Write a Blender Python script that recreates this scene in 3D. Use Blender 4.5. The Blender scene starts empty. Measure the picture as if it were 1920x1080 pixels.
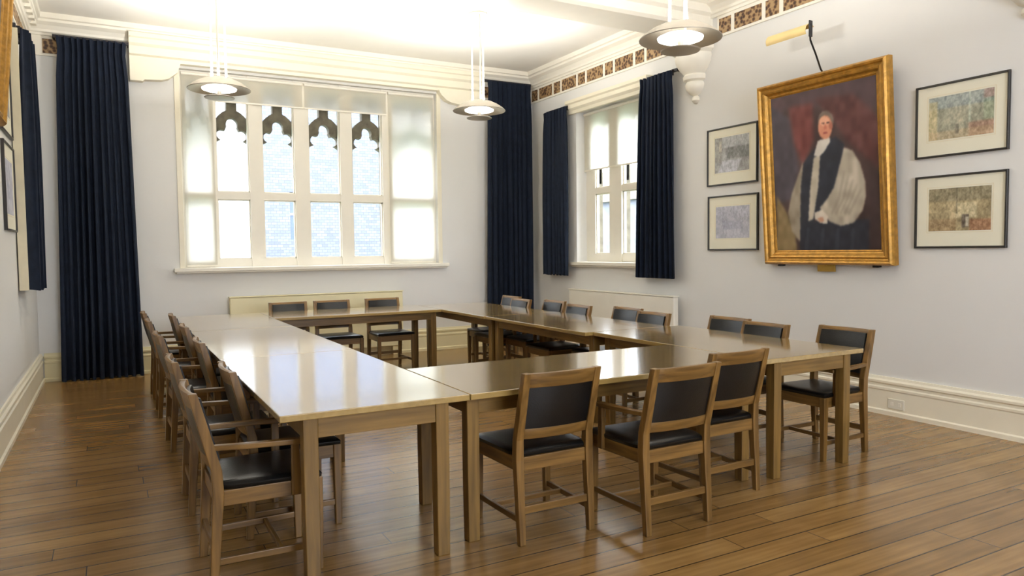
import bpy, bmesh, math, random
import numpy as np
from mathutils import Vector, Matrix
from mathutils.geometry import tessellate_polygon

random.seed(7)
rng = np.random.default_rng(11)
S = bpy.context.scene
COL = S.collection
PI = math.pi

# ------------------------------------------------------------------ camera
FPX, YAW, PITCH, ROLL = 1368.12, math.radians(28.833), math.radians(-2.9815), math.radians(-0.6561)
fw = Vector((math.sin(YAW) * math.cos(PITCH), math.cos(YAW) * math.cos(PITCH), math.sin(PITCH)))
rt = fw.cross(Vector((0, 0, 1))).normalized()
up = rt.cross(fw)
r2 = rt * math.cos(ROLL) + up * math.sin(ROLL)
u2 = up * math.cos(ROLL) - rt * math.sin(ROLL)
cam = bpy.data.cameras.new('camera')
cam.sensor_width = 36.0
cam.sensor_fit = 'HORIZONTAL'
cam.lens = FPX * 36.0 / 1920.0
cam.clip_start = 0.05
cam.clip_end = 300
camo = bpy.data.objects.new('camera', cam)
COL.objects.link(camo)
M4 = Matrix((r2, u2, -fw)).transposed().to_4x4()
M4.translation = (0, 0, 1.45)
camo.matrix_world = M4
S.camera = camo

# ------------------------------------------------------------------ world, exposure
W = bpy.data.worlds.new('overcast_sky')
S.world = W
W.use_nodes = True
bg = W.node_tree.nodes['Background']
bg.inputs['Color'].default_value = (0.86, 0.91, 1.0, 1)
bg.inputs['Strength'].default_value = 7.5
S.view_settings.view_transform = 'Standard'
S.view_settings.look = 'None'
S.view_settings.gamma = 1
S.view_settings.use_curve_mapping = False
S.view_settings.exposure = 0.9
S.cycles.use_denoising = True
S.cycles.max_bounces = 8
S.cycles.diffuse_bounces = 5
S.cycles.glossy_bounces = 4
S.cycles.transmission_bounces = 6
S.cycles.transparent_max_bounces = 10
S.cycles.sample_clamp_indirect = 4.0
S.cycles.caustics_reflective = False
S.cycles.caustics_refractive = False
LAMP_W = 47.0

# ------------------------------------------------------------------ room sizes
XL, XR, YB, YF, ZC = -0.74, 5.83, 9.885, -2.6, 4.15


def portal(name, loc, rot, sx, sy):
    L = bpy.data.lights.new(name, 'AREA')
    L.shape = 'RECTANGLE'
    L.size, L.size_y = sx, sy
    L.cycles.is_portal = True
    o = bpy.data.objects.new(name, L)
    o.location = loc
    o.rotation_euler = rot
    COL.objects.link(o)


portal('window_light_back', (2.51, 10.55, 2.5), (-PI / 2, 0, 0), 3.5, 2.5)
portal('window_light_right', (6.5, 7.95, 2.3), (PI / 2, 0, PI / 2), 1.6, 2.2)
portal('fill_opening_portal', (2.6, -3.1, 2.4), (PI / 2, 0, 0), 3.0, 2.4)  # samples daylight through the opening added behind the camera

# ------------------------------------------------------------------ materials


def lin(r, g, b):
    f = lambda c: (c / 255 / 12.92) if c / 255 <= 0.04045 else ((c / 255 + 0.055) / 1.055) ** 2.4
    return (f(r), f(g), f(b), 1)


def newmat(name):
    m = bpy.data.materials.new(name)
    m.use_nodes = True
    nt = m.node_tree
    return m, nt, nt.nodes['Principled BSDF'], nt.nodes.new, nt.links.new


def plain(name, col, rough=0.6, metal=0.0, noise=0.06, nscale=6.0, bump=0.0, bscale=80.0, spec=0.5):
    """one colour with a slight procedural mottle"""
    m, nt, p, N, L = newmat(name)
    tc = N('ShaderNodeTexCoord')
    nz = N('ShaderNodeTexNoise')
    nz.inputs['Scale'].default_value = nscale
    nz.inputs['Detail'].default_value = 4
    L(tc.outputs['Object'], nz.inputs['Vector'])
    rp = N('ShaderNodeValToRGB')
    rp.color_ramp.elements[0].position = 0.3
    rp.color_ramp.elements[1].position = 0.7
    rp.color_ramp.elements[0].color = tuple(c * (1 - noise) for c in col[:3]) + (1,)
    rp.color_ramp.elements[1].color = tuple(min(1, c * (1 + noise)) for c in col[:3]) + (1,)
    L(nz.outputs['Fac'], rp.inputs['Fac'])
    L(rp.outputs['Color'], p.inputs['Base Color'])
    p.inputs['Roughness'].default_value = rough
    p.inputs['Metallic'].default_value = metal
    p.inputs['Specular IOR Level'].default_value = spec
    if bump > 0:
        b = N('ShaderNodeTexNoise')
        b.inputs['Scale'].default_value = bscale
        L(tc.outputs['Object'], b.inputs['Vector'])
        bp = N('ShaderNodeBump')
        bp.inputs['Strength'].default_value = bump
        bp.inputs['Distance'].default_value = 0.01
        L(b.outputs['Fac'], bp.inputs['Height'])
        L(bp.outputs['Normal'], p.inputs['Normal'])
    return m


def wood(name, c0, c1, axis, rough=0.4, coat=0.0, scale=1.0, spec=0.5):
    m, nt, p, N, L = newmat(name)
    tc = N('ShaderNodeTexCoord')
    mp = N('ShaderNodeMapping')
    sc = [26 * scale] * 3
    sc['XYZ'.index(axis)] = 1.6 * scale
    mp.inputs['Scale'].default_value = sc
    L(tc.outputs['Object'], mp.inputs['Vector'])
    nz = N('ShaderNodeTexNoise')
    nz.inputs['Scale'].default_value = 1.4
    nz.inputs['Detail'].default_value = 6
    nz.inputs['Distortion'].default_value = 0.6
    L(mp.outputs['Vector'], nz.inputs['Vector'])
    rp = N('ShaderNodeValToRGB')
    rp.color_ramp.elements[0].position = 0.32
    rp.color_ramp.elements[1].position = 0.68
    rp.color_ramp.elements[0].color = c0
    rp.color_ramp.elements[1].color = c1
    L(nz.outputs['Fac'], rp.inputs['Fac'])
    L(rp.outputs['Color'], p.inputs['Base Color'])
    p.inputs['Roughness'].default_value = rough
    p.inputs['Specular IOR Level'].default_value = spec
    p.inputs['Coat Weight'].default_value = coat
    p.inputs['Coat Roughness'].default_value = 0.1
    p.inputs['Coat IOR'].default_value = 1.9
    return m


MAT = {}
MAT['wall'] = plain('wall_paint', lin(226, 225, 222), 0.75, noise=0.012, nscale=1.2)
MAT['ceiling'] = plain('ceiling_paint', lin(243, 240, 233), 0.85, noise=0.01)
MAT['cream'] = plain('cream_paint', lin(238, 231, 210), 0.45, noise=0.02)
MAT['creamwhite'] = plain('cream_white_paint', lin(240, 235, 222), 0.5, noise=0.015)
MAT['radcream'] = plain('pale_yellow_cream_paint', lin(232, 222, 182), 0.5, noise=0.015)
MAT['stone'] = plain('weathered_stone', lin(112, 104, 88), 0.9, noise=0.3, nscale=9, bump=0.4, bscale=30)
MAT['navy'] = plain('navy_curtain_cloth', lin(20, 28, 43), 0.85, noise=0.25, nscale=14, spec=0.25)
MAT['lining'] = plain('cream_curtain_lining', lin(226, 216, 188), 0.8)
MAT['leather'] = plain('black_leather', lin(10, 11, 12), 0.31, noise=0.2, nscale=20, bump=0.12, bscale=160)
MAT['blackframe'] = plain('black_painted_wood', lin(34, 30, 26), 0.35)
MAT['mount'] = plain('cream_card_mount', lin(232, 228, 208), 0.6, noise=0.015)
MAT['gilt'] = plain('gilded_wood', lin(176, 130, 54), 0.36, 0.5, noise=0.28, nscale=22, bump=0.25, bscale=60)
MAT['brass'] = plain('brass_plate', lin(205, 170, 90), 0.3, 0.8, noise=0.08)
MAT['shade'] = plain('cream_enamel_shade', lin(226, 200, 140), 0.4, 0.1, noise=0.05)
MAT['darkmetal'] = plain('dark_grey_metal', lin(60, 58, 60), 0.4, 0.7)
MAT['nickel'] = plain('satin_nickel', lin(170, 162, 148), 0.42, 0.5, noise=0.06, nscale=3)
MAT['whiterod'] = plain('white_rod_enamel', lin(236, 232, 220), 0.35)
MAT['plastic'] = plain('ivory_plastic', lin(228, 224, 208), 0.4)
for ax in 'XYZ':
    MAT['oak' + ax] = wood('oak_' + ax.lower(), lin(90, 64, 27), lin(132, 98, 49), ax, 0.36)
    MAT['table' + ax] = wood('table_oak_' + ax.lower(), lin(100, 75, 34), lin(134, 103, 52), ax, 0.34)
    MAT['top' + ax] = wood('polished_oak_' + ax.lower(), lin(150, 124, 70), lin(170, 142, 84), ax, 0.2, coat=1.0, scale=0.6)


def floor_mat():
    m, nt, p, N, L = newmat('pine_floor_boards')
    tc = N('ShaderNodeTexCoord')
    sep = N('ShaderNodeSeparateXYZ')
    L(tc.outputs['Object'], sep.inputs[0])

    def math_(op, a, b=None):
        n = N('ShaderNodeMath')
        n.operation = op
        for i, v in enumerate((a, b)):
            if v is None:
                continue
            if isinstance(v, (int, float)):
                n.inputs[i].default_value = v
            else:
                L(v, n.inputs[i])
        return n.outputs[0]
    yb = math_('DIVIDE', sep.outputs['Y'], 0.155)
    row = math_('FLOOR', yb)
    fr = math_('FRACT', yb)
    wn = N('ShaderNodeTexWhiteNoise')
    wn.noise_dimensions = '1D'
    L(row, wn.inputs['W'])
    # board ends
    xo = math_('ADD', math_('DIVIDE', sep.outputs['X'], 3.1), math_('MULTIPLY', wn.outputs['Value'], 7.3))
    xf = math_('FRACT', xo)
    wn2 = N('ShaderNodeTexWhiteNoise')
    wn2.noise_dimensions = '2D'
    cv = N('ShaderNodeCombineXYZ')
    L(row, cv.inputs[0])
    L(math_('FLOOR', xo), cv.inputs[1])
    L(cv.outputs[0], wn2.inputs['Vector'])
    seam = math_('MAXIMUM', math_('LESS_THAN', fr, 0.05), math_('LESS_THAN', xf, 0.0015))
    # grain
    mp = N('ShaderNodeCombineXYZ')
    L(math_('ADD', math_('MULTIPLY', sep.outputs['X'], 1.3), math_('MULTIPLY', wn2.outputs['Value'], 40)), mp.inputs[0])
    L(math_('MULTIPLY', sep.outputs['Y'], 22), mp.inputs[1])
    nz = N('ShaderNodeTexNoise')
    nz.inputs['Scale'].default_value = 1.3
    nz.inputs['Detail'].default_value = 7
    nz.inputs['Distortion'].default_value = 0.25
    L(mp.outputs[0], nz.inputs['Vector'])
    big = N('ShaderNodeTexNoise')
    big.inputs['Scale'].default_value = 2.2
    big.inputs['Detail'].default_value = 3
    L(tc.outputs['Object'], big.inputs['Vector'])
    rp = N('ShaderNodeValToRGB')
    e = rp.color_ramp.elements
    e[0].position, e[0].color = 0.28, lin(106, 78, 40)
    e[1].position, e[1].color = 0.75, lin(166, 131, 80)
    mid = e.new(0.5)
    mid.color = lin(138, 104, 57)
    mx = math_('ADD', math_('MULTIPLY', nz.outputs['Fac'], 0.5), math_('ADD', math_('MULTIPLY', wn2.outputs['Value'], 0.16), math_('MULTIPLY', big.outputs['Fac'], 0.34)))
    L(mx, rp.inputs['Fac'])
    mixc = N('ShaderNodeMix')
    mixc.data_type = 'RGBA'
    L(seam, mixc.inputs['Factor'])
    L(rp.outputs['Color'], mixc.inputs['A'])
    mixc.inputs['B'].default_value = lin(58, 40, 22)
    L(mixc.outputs['Result'], p.inputs['Base Color'])
    p.inputs['Roughness'].default_value = 0.24
    p.inputs['Specular IOR Level'].default_value = 0.85
    bp = N('ShaderNodeBump')
    bp.inputs['Strength'].default_value = 0.2
    bp.inputs['Distance'].default_value = 0.003
    hh = math_('SUBTRACT', 1.0, seam)
    L(hh, bp.inputs['Height'])
    L(bp.outputs['Normal'], p.inputs['Normal'])
    return m


MAT['floor'] = floor_mat()


def tile_mat():
    m, nt, p, N, L = newmat('brown_figured_tile')
    tc = N('ShaderNodeTexCoord')
    v = N('ShaderNodeTexVoronoi')
    v.inputs['Scale'].default_value = 24
    L(tc.outputs['Object'], v.inputs['Vector'])
    rp = N('ShaderNodeValToRGB')
    e = rp.color_ramp.elements
    e[0].position, e[0].color = 0.25, lin(62, 42, 28)
    e[1].position, e[1].color = 0.62, lin(168, 138, 98)
    mid = e.new(0.42)
    mid.color = lin(104, 72, 46)
    L(v.outputs['Distance'], rp.inputs['Fac'])
    L(rp.outputs['Color'], p.inputs['Base Color'])
    p.inputs['Roughness'].default_value = 0.5
    return m


MAT['tile'] = tile_mat()


def glass_mat():
    m = bpy.data.materials.new('window_glass')
    m.use_nodes = True
    nt = m.node_tree
    nt.nodes.remove(nt.nodes['Principled BSDF'])
    out = nt.nodes['Material Output']
    t = nt.nodes.new('ShaderNodeBsdfTransparent')
    t.inputs[0].default_value = (0.97, 0.98, 0.98, 1)
    g = nt.nodes.new('ShaderNodeBsdfGlossy')
    g.inputs['Roughness'].default_value = 0.02
    f = nt.nodes.new('ShaderNodeFresnel')
    f.inputs['IOR'].default_value = 1.3
    mx = nt.nodes.new('ShaderNodeMixShader')
    ge = nt.nodes.new('ShaderNodeNewGeometry')
    fr_ = nt.nodes.new('ShaderNodeMath')
    fr_.operation = 'SUBTRACT'
    fr_.inputs[0].default_value = 1.0
    fr_.use_clamp = True
    nt.links.new(ge.outputs['Backfacing'], fr_.inputs[1])
    mu = nt.nodes.new('ShaderNodeMath')
    mu.operation = 'MULTIPLY'
    nt.links.new(fr_.outputs[0], mu.inputs[0])
    nt.links.new(f.outputs[0], mu.inputs[1])
    nt.links.new(mu.outputs[0], mx.inputs[0])
    nt.links.new(t.outputs[0], mx.inputs[1])
    nt.links.new(g.outputs[0], mx.inputs[2])
    nt.links.new(mx.outputs[0], out.inputs[0])
    return m


MAT['glass'] = glass_mat()


def blind_mat():
    m = bpy.data.materials.new('sheer_cream_blind_cloth')
    m.use_nodes = True
    nt = m.node_tree
    nt.nodes.remove(nt.nodes['Principled BSDF'])
    out = nt.nodes['Material Output']
    N, L = nt.nodes.new, nt.links.new
    tc = N('ShaderNodeTexCoord')
    nz = N('ShaderNodeTexNoise')
    nz.inputs['Scale'].default_value = 180
    L(tc.outputs['Object'], nz.inputs['Vector'])
    rp = N('ShaderNodeValToRGB')
    rp.color_ramp.elements[0].color = lin(236, 234, 228)
    rp.color_ramp.elements[1].color = lin(248, 246, 240)
    L(nz.outputs['Fac'], rp.inputs['Fac'])
    d = N('ShaderNodeBsdfDiffuse')
    t = N('ShaderNodeBsdfTranslucent')
    tr = N('ShaderNodeBsdfTransparent')
    L(rp.outputs['Color'], d.inputs[0])
    L(rp.outputs['Color'], t.inputs[0])
    a = N('ShaderNodeMixShader')
    a.inputs[0].default_value = 0.75
    L(d.outputs[0], a.inputs[1])
    L(t.outputs[0], a.inputs[2])
    b = N('ShaderNodeMixShader')
    b.inputs[0].default_value = 0.16
    L(a.outputs[0], b.inputs[1])
    L(tr.outputs[0], b.inputs[2])
    L(b.outputs[0], out.inputs[0])
    return m


MAT['blind'] = blind_mat()


def emit_mat(name, col, s):
    m, nt, p, N, L = newmat(name)
    p.inputs['Base Color'].default_value = col
    p.inputs['Emission Color'].default_value = col
    p.inputs['Emission Strength'].default_value = s
    return m


MAT['glow'] = emit_mat('lit_opal_glass', (1.0, 0.97, 0.9, 1), 2.0)


def brick_mat(name, c0, c1, mortar, scale):
    m, nt, p, N, L = newmat(name)
    tc = N('ShaderNodeTexCoord')
    mp = N('ShaderNodeMapping')
    mp.inputs['Rotation'].default_value = (PI / 2, 0, 0)
    L(tc.outputs['Object'], mp.inputs['Vector'])
    b = N('ShaderNodeTexBrick')
    b.inputs['Color1'].default_value = c0
    b.inputs['Color2'].default_value = c1
    b.inputs['Mortar'].default_value = mortar
    b.inputs['Scale'].default_value = scale
    b.inputs['Mortar Size'].default_value = 0.02
    L(mp.outputs[0], b.inputs['Vector'])
    L(b.outputs['Color'], p.inputs['Base Color'])
    p.inputs['Roughness'].default_value = 0.9
    return m


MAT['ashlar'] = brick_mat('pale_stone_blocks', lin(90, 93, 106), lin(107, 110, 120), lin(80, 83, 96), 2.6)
MAT['palewall'] = plain('added_wing_wall', lin(150, 150, 152), 0.9, noise=0.15, nscale=1.5)  # for the wing added in front of the sky
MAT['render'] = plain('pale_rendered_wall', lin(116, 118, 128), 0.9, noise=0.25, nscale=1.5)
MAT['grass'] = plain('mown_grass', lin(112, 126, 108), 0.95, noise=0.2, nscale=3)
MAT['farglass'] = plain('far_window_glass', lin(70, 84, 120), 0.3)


def vcol_mat(name, rough=0.4):
    m, nt, p, N, L = newmat(name)
    a = N('ShaderNodeAttribute')
    a.attribute_name = 'Col'
    L(a.outputs['Color'], p.inputs['Base Color'])
    p.inputs['Roughness'].default_value = rough
    return m


MAT['oil'] = vcol_mat('oil_paint_on_canvas', 0.45)
MAT['print'] = vcol_mat('printed_paper', 0.6)

# ------------------------------------------------------------------ mesh helpers


class MB:
    def __init__(self):
        self.bm = bmesh.new()
        self.mi = 0

    def poly_prism(self, pts, axis, a, b):
        """2D polygon (convex or simple) extruded along axis between a and b; pts are in the other two axes in xyz order"""
        def mk(p, h):
            if axis == 'x':
                return (h, p[0], p[1])
            if axis == 'y':
                return (p[0], h, p[1])
            return (p[0], p[1], h)
        va = [self.bm.verts.new(mk(p, a)) for p in pts]
        vb = [self.bm.verts.new(mk(p, b)) for p in pts]
        n = len(pts)
        fs = [self.bm.faces.new(va), self.bm.faces.new(list(reversed(vb)))]
        for i in range(n):
            fs.append(self.bm.faces.new((va[i], vb[i], vb[(i + 1) % n], va[(i + 1) % n])))
        for f in fs:
            f.material_index = self.mi
        return self

    def box(self, x0, x1, y0, y1, z0, z1):
        return self.poly_prism([(x0, y0), (x1, y0), (x1, y1), (x0, y1)], 'z', z0, z1)

    def loft(self, rings, cap=True, closed=True):
        vs = [[self.bm.verts.new(p) for p in r] for r in rings]
        n = len(rings[0])
        for i in range(len(vs) - 1):
            for j in range(n if closed else n - 1):
                f = self.bm.faces.new((vs[i][j], vs[i][(j + 1) % n], vs[i + 1][(j + 1) % n], vs[i + 1][j]))
                f.material_index = self.mi
        if cap:
            self.bm.faces.new(list(reversed(vs[0]))).material_index = self.mi
            self.bm.faces.new(vs[-1]).material_index = self.mi
        return self

    def post(self, path, sx, sy):
        """vertical-ish post: path of (x,y,z,scale)"""
        rings = []
        for x, y, z, s in path:
            a, b = sx * s / 2, sy * s / 2
            rings.append([(x - a, y - b, z), (x + a, y - b, z), (x + a, y + b, z), (x - a, y + b, z)])
        return self.loft(rings)

    def tube(self, pts, r, n=10):
        pts = [Vector(p) for p in pts]
        rings = []
        for i, p in enumerate(pts):
            d = (pts[min(i + 1, len(pts) - 1)] - pts[max(i - 1, 0)]).normalized()
            a = d.orthogonal().normalized() if i == 0 else (rings_a - d * rings_a.dot(d)).normalized()
            rings_a = a
            b = d.cross(a)
            rr = r[i] if isinstance(r, (list, tuple)) else r
            rings.append([p + a * rr * math.cos(2 * PI * k / n) + b * rr * math.sin(2 * PI * k / n) for k in range(n)])
        return self.loft(rings)

    def lathe(self, prof, n=40, c=(0, 0, 0), a0=0.0, a1=2 * PI):
        full = abs(a1 - a0 - 2 * PI) < 1e-6
        rings = []
        for k in range(n if full else n + 1):
            a = a0 + (a1 - a0) * k / n
            rings.append([(c[0] + r * math.cos(a), c[1] + r * math.sin(a), c[2] + z) for r, z in prof])
        vs = [[self.bm.verts.new(p) for p in r] for r in rings]
        m = len(prof)
        K = len(vs)
        for i in range(K if full else K - 1):
            for j in range(m - 1):
                try:
                    f = self.bm.faces.new((vs[i][j], vs[(i + 1) % K][j], vs[(i + 1) % K][j + 1], vs[i][j + 1]))
                    f.material_index = self.mi
                except ValueError:
                    pass
        return self

    def frame_sweep(self, w, h, prof):
        """picture frame: prof = list of (inset from the outer edge, height towards viewer); outer size w x h, z from 0"""
        rings = []
        for sx, sz in ((-1, 0), (1, 0), (1, 1), (-1, 1)):
            ring = []
            for d, q in prof:
                ring.append((sx * (w / 2 - d), -q, (h - d) if sz else d))
            rings.append(ring)
        vs = [[self.bm.verts.new(p) for p in r] for r in rings]
        m = len(prof)
        for i in range(4):
            for j in range(m):
                f = self.bm.faces.new((vs[i][j], vs[(i + 1) % 4][j], vs[(i + 1) % 4][(j + 1) % m], vs[i][(j + 1) % m]))
                f.material_index = self.mi
        return self

    def plate_holes(self, outer, holes, y0, y1):
        """flat plate in the xz plane with holes, thickness y0..y1"""
        loops = [outer] + holes
        tris = tessellate_polygon([[Vector((p[0], p[1], 0)) for p in l] for l in loops])
        flat = [p for l in loops for p in l]
        va = [self.bm.verts.new((p[0], y0, p[1])) for p in flat]
        vb = [self.bm.verts.new((p[0], y1, p[1])) for p in flat]
        for t in tris:
            for V in (va, vb):
                try:
                    self.bm.faces.new([V[i] for i in t]).material_index = self.mi
                except ValueError:
                    pass
        k = 0
        for l in loops:
            n = len(l)
            for i in range(n):
                j = (i + 1) % n
                try:
                    self.bm.faces.new((va[k + i], va[k + j], vb[k + j], vb[k + i])).material_index = self.mi
                except ValueError:
                    pass
            k += n
        return self

    def build(self, name, mat, parent=None, bevel=0.0, seg=2, smooth=False, loc=None, rz=0.0):
        bm = self.bm
        bmesh.ops.remove_doubles(bm, verts=bm.verts, dist=1e-6)
        bmesh.ops.recalc_face_normals(bm, faces=bm.faces)
        if bevel > 0:
            es = [e for e in bm.edges if len(e.link_faces) == 2 and e.calc_face_angle(0) > 0.5]
            bmesh.ops.bevel(bm, geom=es, offset=bevel, segments=seg, profile=0.5, affect='EDGES', clamp_overlap=True)
        me = bpy.data.meshes.new(name)
        bm.to_mesh(me)
        bm.free()
        mats = mat if isinstance(mat, (list, tuple)) else [mat]
        for q in mats:
            me.materials.append(MAT[q] if isinstance(q, str) else q)
        if smooth:
            me.polygons.foreach_set('use_smooth', [True] * len(me.polygons))
            try:
                me.set_sharp_from_angle(angle=math.radians(38))
            except Exception:
                pass
        o = bpy.data.objects.new(name, me)
        COL.objects.link(o)
        if parent:
            o.parent = parent
        if loc is not None:
            o.location = loc
        o.rotation_euler.z = rz
        return o


def empty(name, loc, rz=0.0, rx=0.0):
    o = bpy.data.objects.new(name, None)
    o.empty_display_size = 0.1
    o.location = loc
    o.rotation_euler = (rx, 0, rz)
    COL.objects.link(o)
    return o


def tag(o, label, cat, group=None):
    o['label'] = label
    o['category'] = cat
    if group:
        o['group'] = group
    return o


def struct(o, label=None, cat=None):
    o['kind'] = 'structure'
    if label:
        o['label'] = label
    if cat:
        o['category'] = cat
    return o


def copy_tree(o, parent=None):
    c = o.copy()
    COL.objects.link(c)
    if parent:
        c.parent = parent
    for ch in list(o.children):
        copy_tree(ch, c)
    return c


# ------------------------------------------------------------------ shell
struct(MB().box(XL, XR, YF, YB, -0.12, 0.0).build('floor', 'floor'), 'worn brown floorboards running across the room', 'floor')
struct(MB().box(XL - .5, XR + .6, YF - .5, YB + .6, ZC, ZC + .15).build('ceiling', 'ceiling'), 'plain white plaster ceiling', 'ceiling')

# back wall (window opening .82-4.20, 1.27-3.68)
m = MB()
BW = (0.82, 4.22, 1.27, 3.72)
m.box(XL - .5, BW[0], YB, YB + .5, -.12, ZC).box(BW[1], XR + .38, YB, YB + .5, -.12, ZC)
m.box(BW[0], BW[1], YB, YB + .5, -.12, BW[2]).box(BW[0], BW[1], YB, YB + .5, BW[3], ZC)
struct(m.build('wall_back', 'wall'), 'white end wall with the wide mullioned window', 'wall')
# right wall (opening y 7.2-8.66, z 1.27-3.38)
m = MB()
RW = (7.22, 8.66, 1.27, 3.38)
m.box(XR, XR + .38, YF - .5, RW[0], -.12, ZC).box(XR, XR + .38, RW[1], YB, -.12, ZC)
m.box(XR, XR + .38, RW[0], RW[1], -.12, RW[2]).box(XR, XR + .38, RW[0], RW[1], RW[3], ZC)
struct(m.build('wall_right', 'wall'), 'white side wall hung with the portrait and prints', 'wall')
m = MB().box(XL - .5, XL, YF - .5, YB, -.12, ZC)
struct(m.build('wall_left', 'wall'), 'white side wall at the left edge', 'wall')
# wall behind the camera, with an unseen opening added for fill light
m = MB()
m.box(XL, 1.1, YF - .4, YF, -.12, ZC).box(4.1, XR, YF - .4, YF, -.12, ZC)
m.box(1.1, 4.1, YF - .4, YF, -.12, 1.2).box(1.1, 4.1, YF - .4, YF, 3.6, ZC)
struct(m.build('wall_front', 'wall'), 'white end wall behind the camera', 'wall')

# baseboards
BP = [(0, 0), (.045, 0), (.045, .035), (.03, .045), (.03, .205), (.036, .215), (.036, .232), (.026, .242), (.026, .262), (.038, .272), (.038, .29), (.024, .305), (.018, .325), (0, .325)]


def sweep_wall(name, prof, side, a, b, mat, label, cat='baseboard'):
    """profile (depth from wall, z) swept along a wall between a and b"""
    mb = MB()
    if side == 'back':
        mb.poly_prism([(YB - d, z) for d, z in prof], 'x', a, b)
    elif side == 'right':
        mb.poly_prism([(XR - d, z) for d, z in prof], 'y', a, b)
    else:
        mb.poly_prism([(XL + d, z) for d, z in prof], 'y', a, b)
    return struct(mb.build(name, mat), label, cat)


sweep_wall('baseboard_back', BP, 'back', XL + .045, XR - .045, 'radcream', 'cream moulded baseboard under the big window')
sweep_wall('baseboard_right', BP, 'right', YF, YB, 'cream', 'cream moulded baseboard along the portrait wall')
sweep_wall('baseboard_left', BP, 'left', YF, YB, 'cream', 'cream moulded baseboard along the left wall')

# cornice
CP = [(0, 3.93), (.03, 3.93), (.035, 3.955), (.05, 3.965), (.055, 3.99), (.085, 4.03), (.13, 4.06), (.135, 4.085), (.16, 4.095), (.165, 4.15), (0, 4.15)]
sweep_wall('trim_1', CP, 'back', XL, XR, 'creamwhite', 'cream plaster cornice above the end wall', 'cornice')
sweep_wall('trim_2', CP, 'right', YF, YB, 'creamwhite', 'cream plaster cornice above the portrait wall', 'cornice')
m = MB()
m.poly_prism([(XL + d, z) for d, z in CP], 'y', YF, YB)
for k in range(60):
    y = YF + .1 + k * .21
    if y < YB - .1:
        m.box(XL + .03, XL + .12, y, y + .1, 4.0, 4.055)
struct(m.build('trim_3', 'creamwhite'), 'cream plaster cornice with a row of blocks on the left wall', 'cornice')


# tile frieze
def frieze(name, spans, side, label):
    mb = MB()
    z0, z1 = 3.735, 3.895
    for a, b in spans:
        mb.mi = 0
        q = .012

        def bx(u0, u1, d, w0, w1):
            if side == 'right':
                mb.box(XR - d, XR, u0, u1, w0, w1)
            elif side == 'left':
                mb.box(XL, XL + d, u0, u1, w0, w1)
            else:
                mb.box(u0, u1, YB - d, YB, w0, w1)
        bx(a, b, .010, z0 - .02, z1 + .035)
        bx(a, b, .022, z0 - .03, z0 - .012)
        mb.mi = 1
        u = b - .03
        k = 0
        while u - .15 > a:
            w = .36 if k % 2 == 1 else .165
            w = min(w, u - a - .02)
            bx(u - w, u, .016, z0, z1)
            u -= w + .055
            k += 1
    return struct(mb.build(name, ['creamwhite', 'tile']), label, 'frieze')


frieze('trim_4', [(YF, 2.54), (3.18, 5.92), (6.58, YB)], 'right', 'band of brown figured tiles above the portrait wall')
frieze('trim_5', [(XL, .25), (4.95, XR)], 'back', 'short bands of brown figured tiles on the end wall')
frieze('trim_6', [(YF, YB)], 'left', 'band of brown figured tiles on the left wall')

# ceiling beams with mouldings
BEAM = [(-.32, 4.15), (-.32, 4.08), (-.29, 4.06), (-.29, 3.98), (-.25, 3.95), (-.25, 3.86), (-.22, 3.83), (.22, 3.83), (.25, 3.86), (.25, 3.95), (.29, 3.98), (.29, 4.06), (.32, 4.08), (.32, 4.15)]
for k, yc in enumerate((6.25, 2.86)):
    m = MB().poly_prism([(yc + a, z) for a, z in BEAM], 'x', XL, XR)
    struct(m.build('trim_%d' % (7 + k), 'creamwhite'), ['cream moulded ceiling beam crossing above the tables', 'cream moulded ceiling beam nearest the camera'][k], 'beam')
    # corbel: half turned, under the beam end
    prof = [(.0, 3.06), (.03, 3.07), (.055, 3.10), (.05, 3.13), (.03, 3.15), (.075, 3.17), (.12, 3.22), (.13, 3.27), (.115, 3.30), (.15, 3.32), (.155, 3.36), (.14, 3.38), (.19, 3.43), (.235, 3.50), (.25, 3.56), (.24, 3.59), (.28, 3.62), (.29, 3.72), (.26, 3.74), (.26, 3.83), (0, 3.83)]
    m = MB().lathe([(r * .95, z) for r, z in prof], 16, (XR, yc, 0), PI / 2, 3 * PI / 2)
    struct(m.build('trim_%d' % (9 + k), 'creamwhite', smooth=True), ['moulded plaster corbel left of the portrait', 'moulded plaster corbel at the top right'][k], 'corbel')

# window head beam on the back wall with end brackets
m = MB()
hp = [(0, 3.75), (.10, 3.75), (.10, 3.79), (.13, 3.81), (.13, 3.90), (.16, 3.93), (.16, 3.985), (.18, 4.0), (.18, 4.05), (0, 4.05)]
m.poly_prism([(YB - d, z) for d, z in hp], 'x', .285, 4.93)
lb = [(.285, 3.76), (.285, 3.50), (.42, 3.50), (.44, 3.52), (.62, 3.53), (.70, 3.555), (.80, 3.64), (.82, 3.70), (.84, 3.76)]
m.poly_prism(lb, 'y', YB - .115, YB)
rb = [(4.93, 3.76), (4.93, 3.55), (4.66, 3.55), (4.60, 3.57), (4.42, 3.59), (4.34, 3.62), (4.26, 3.69), (4.24, 3.72), (4.22, 3.76)]
m.poly_prism(rb, 'y', YB - .115, YB)
struct(m.build('trim_11', 'cream'), 'cream timber head beam with shaped ends above the big window', 'beam')


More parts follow.
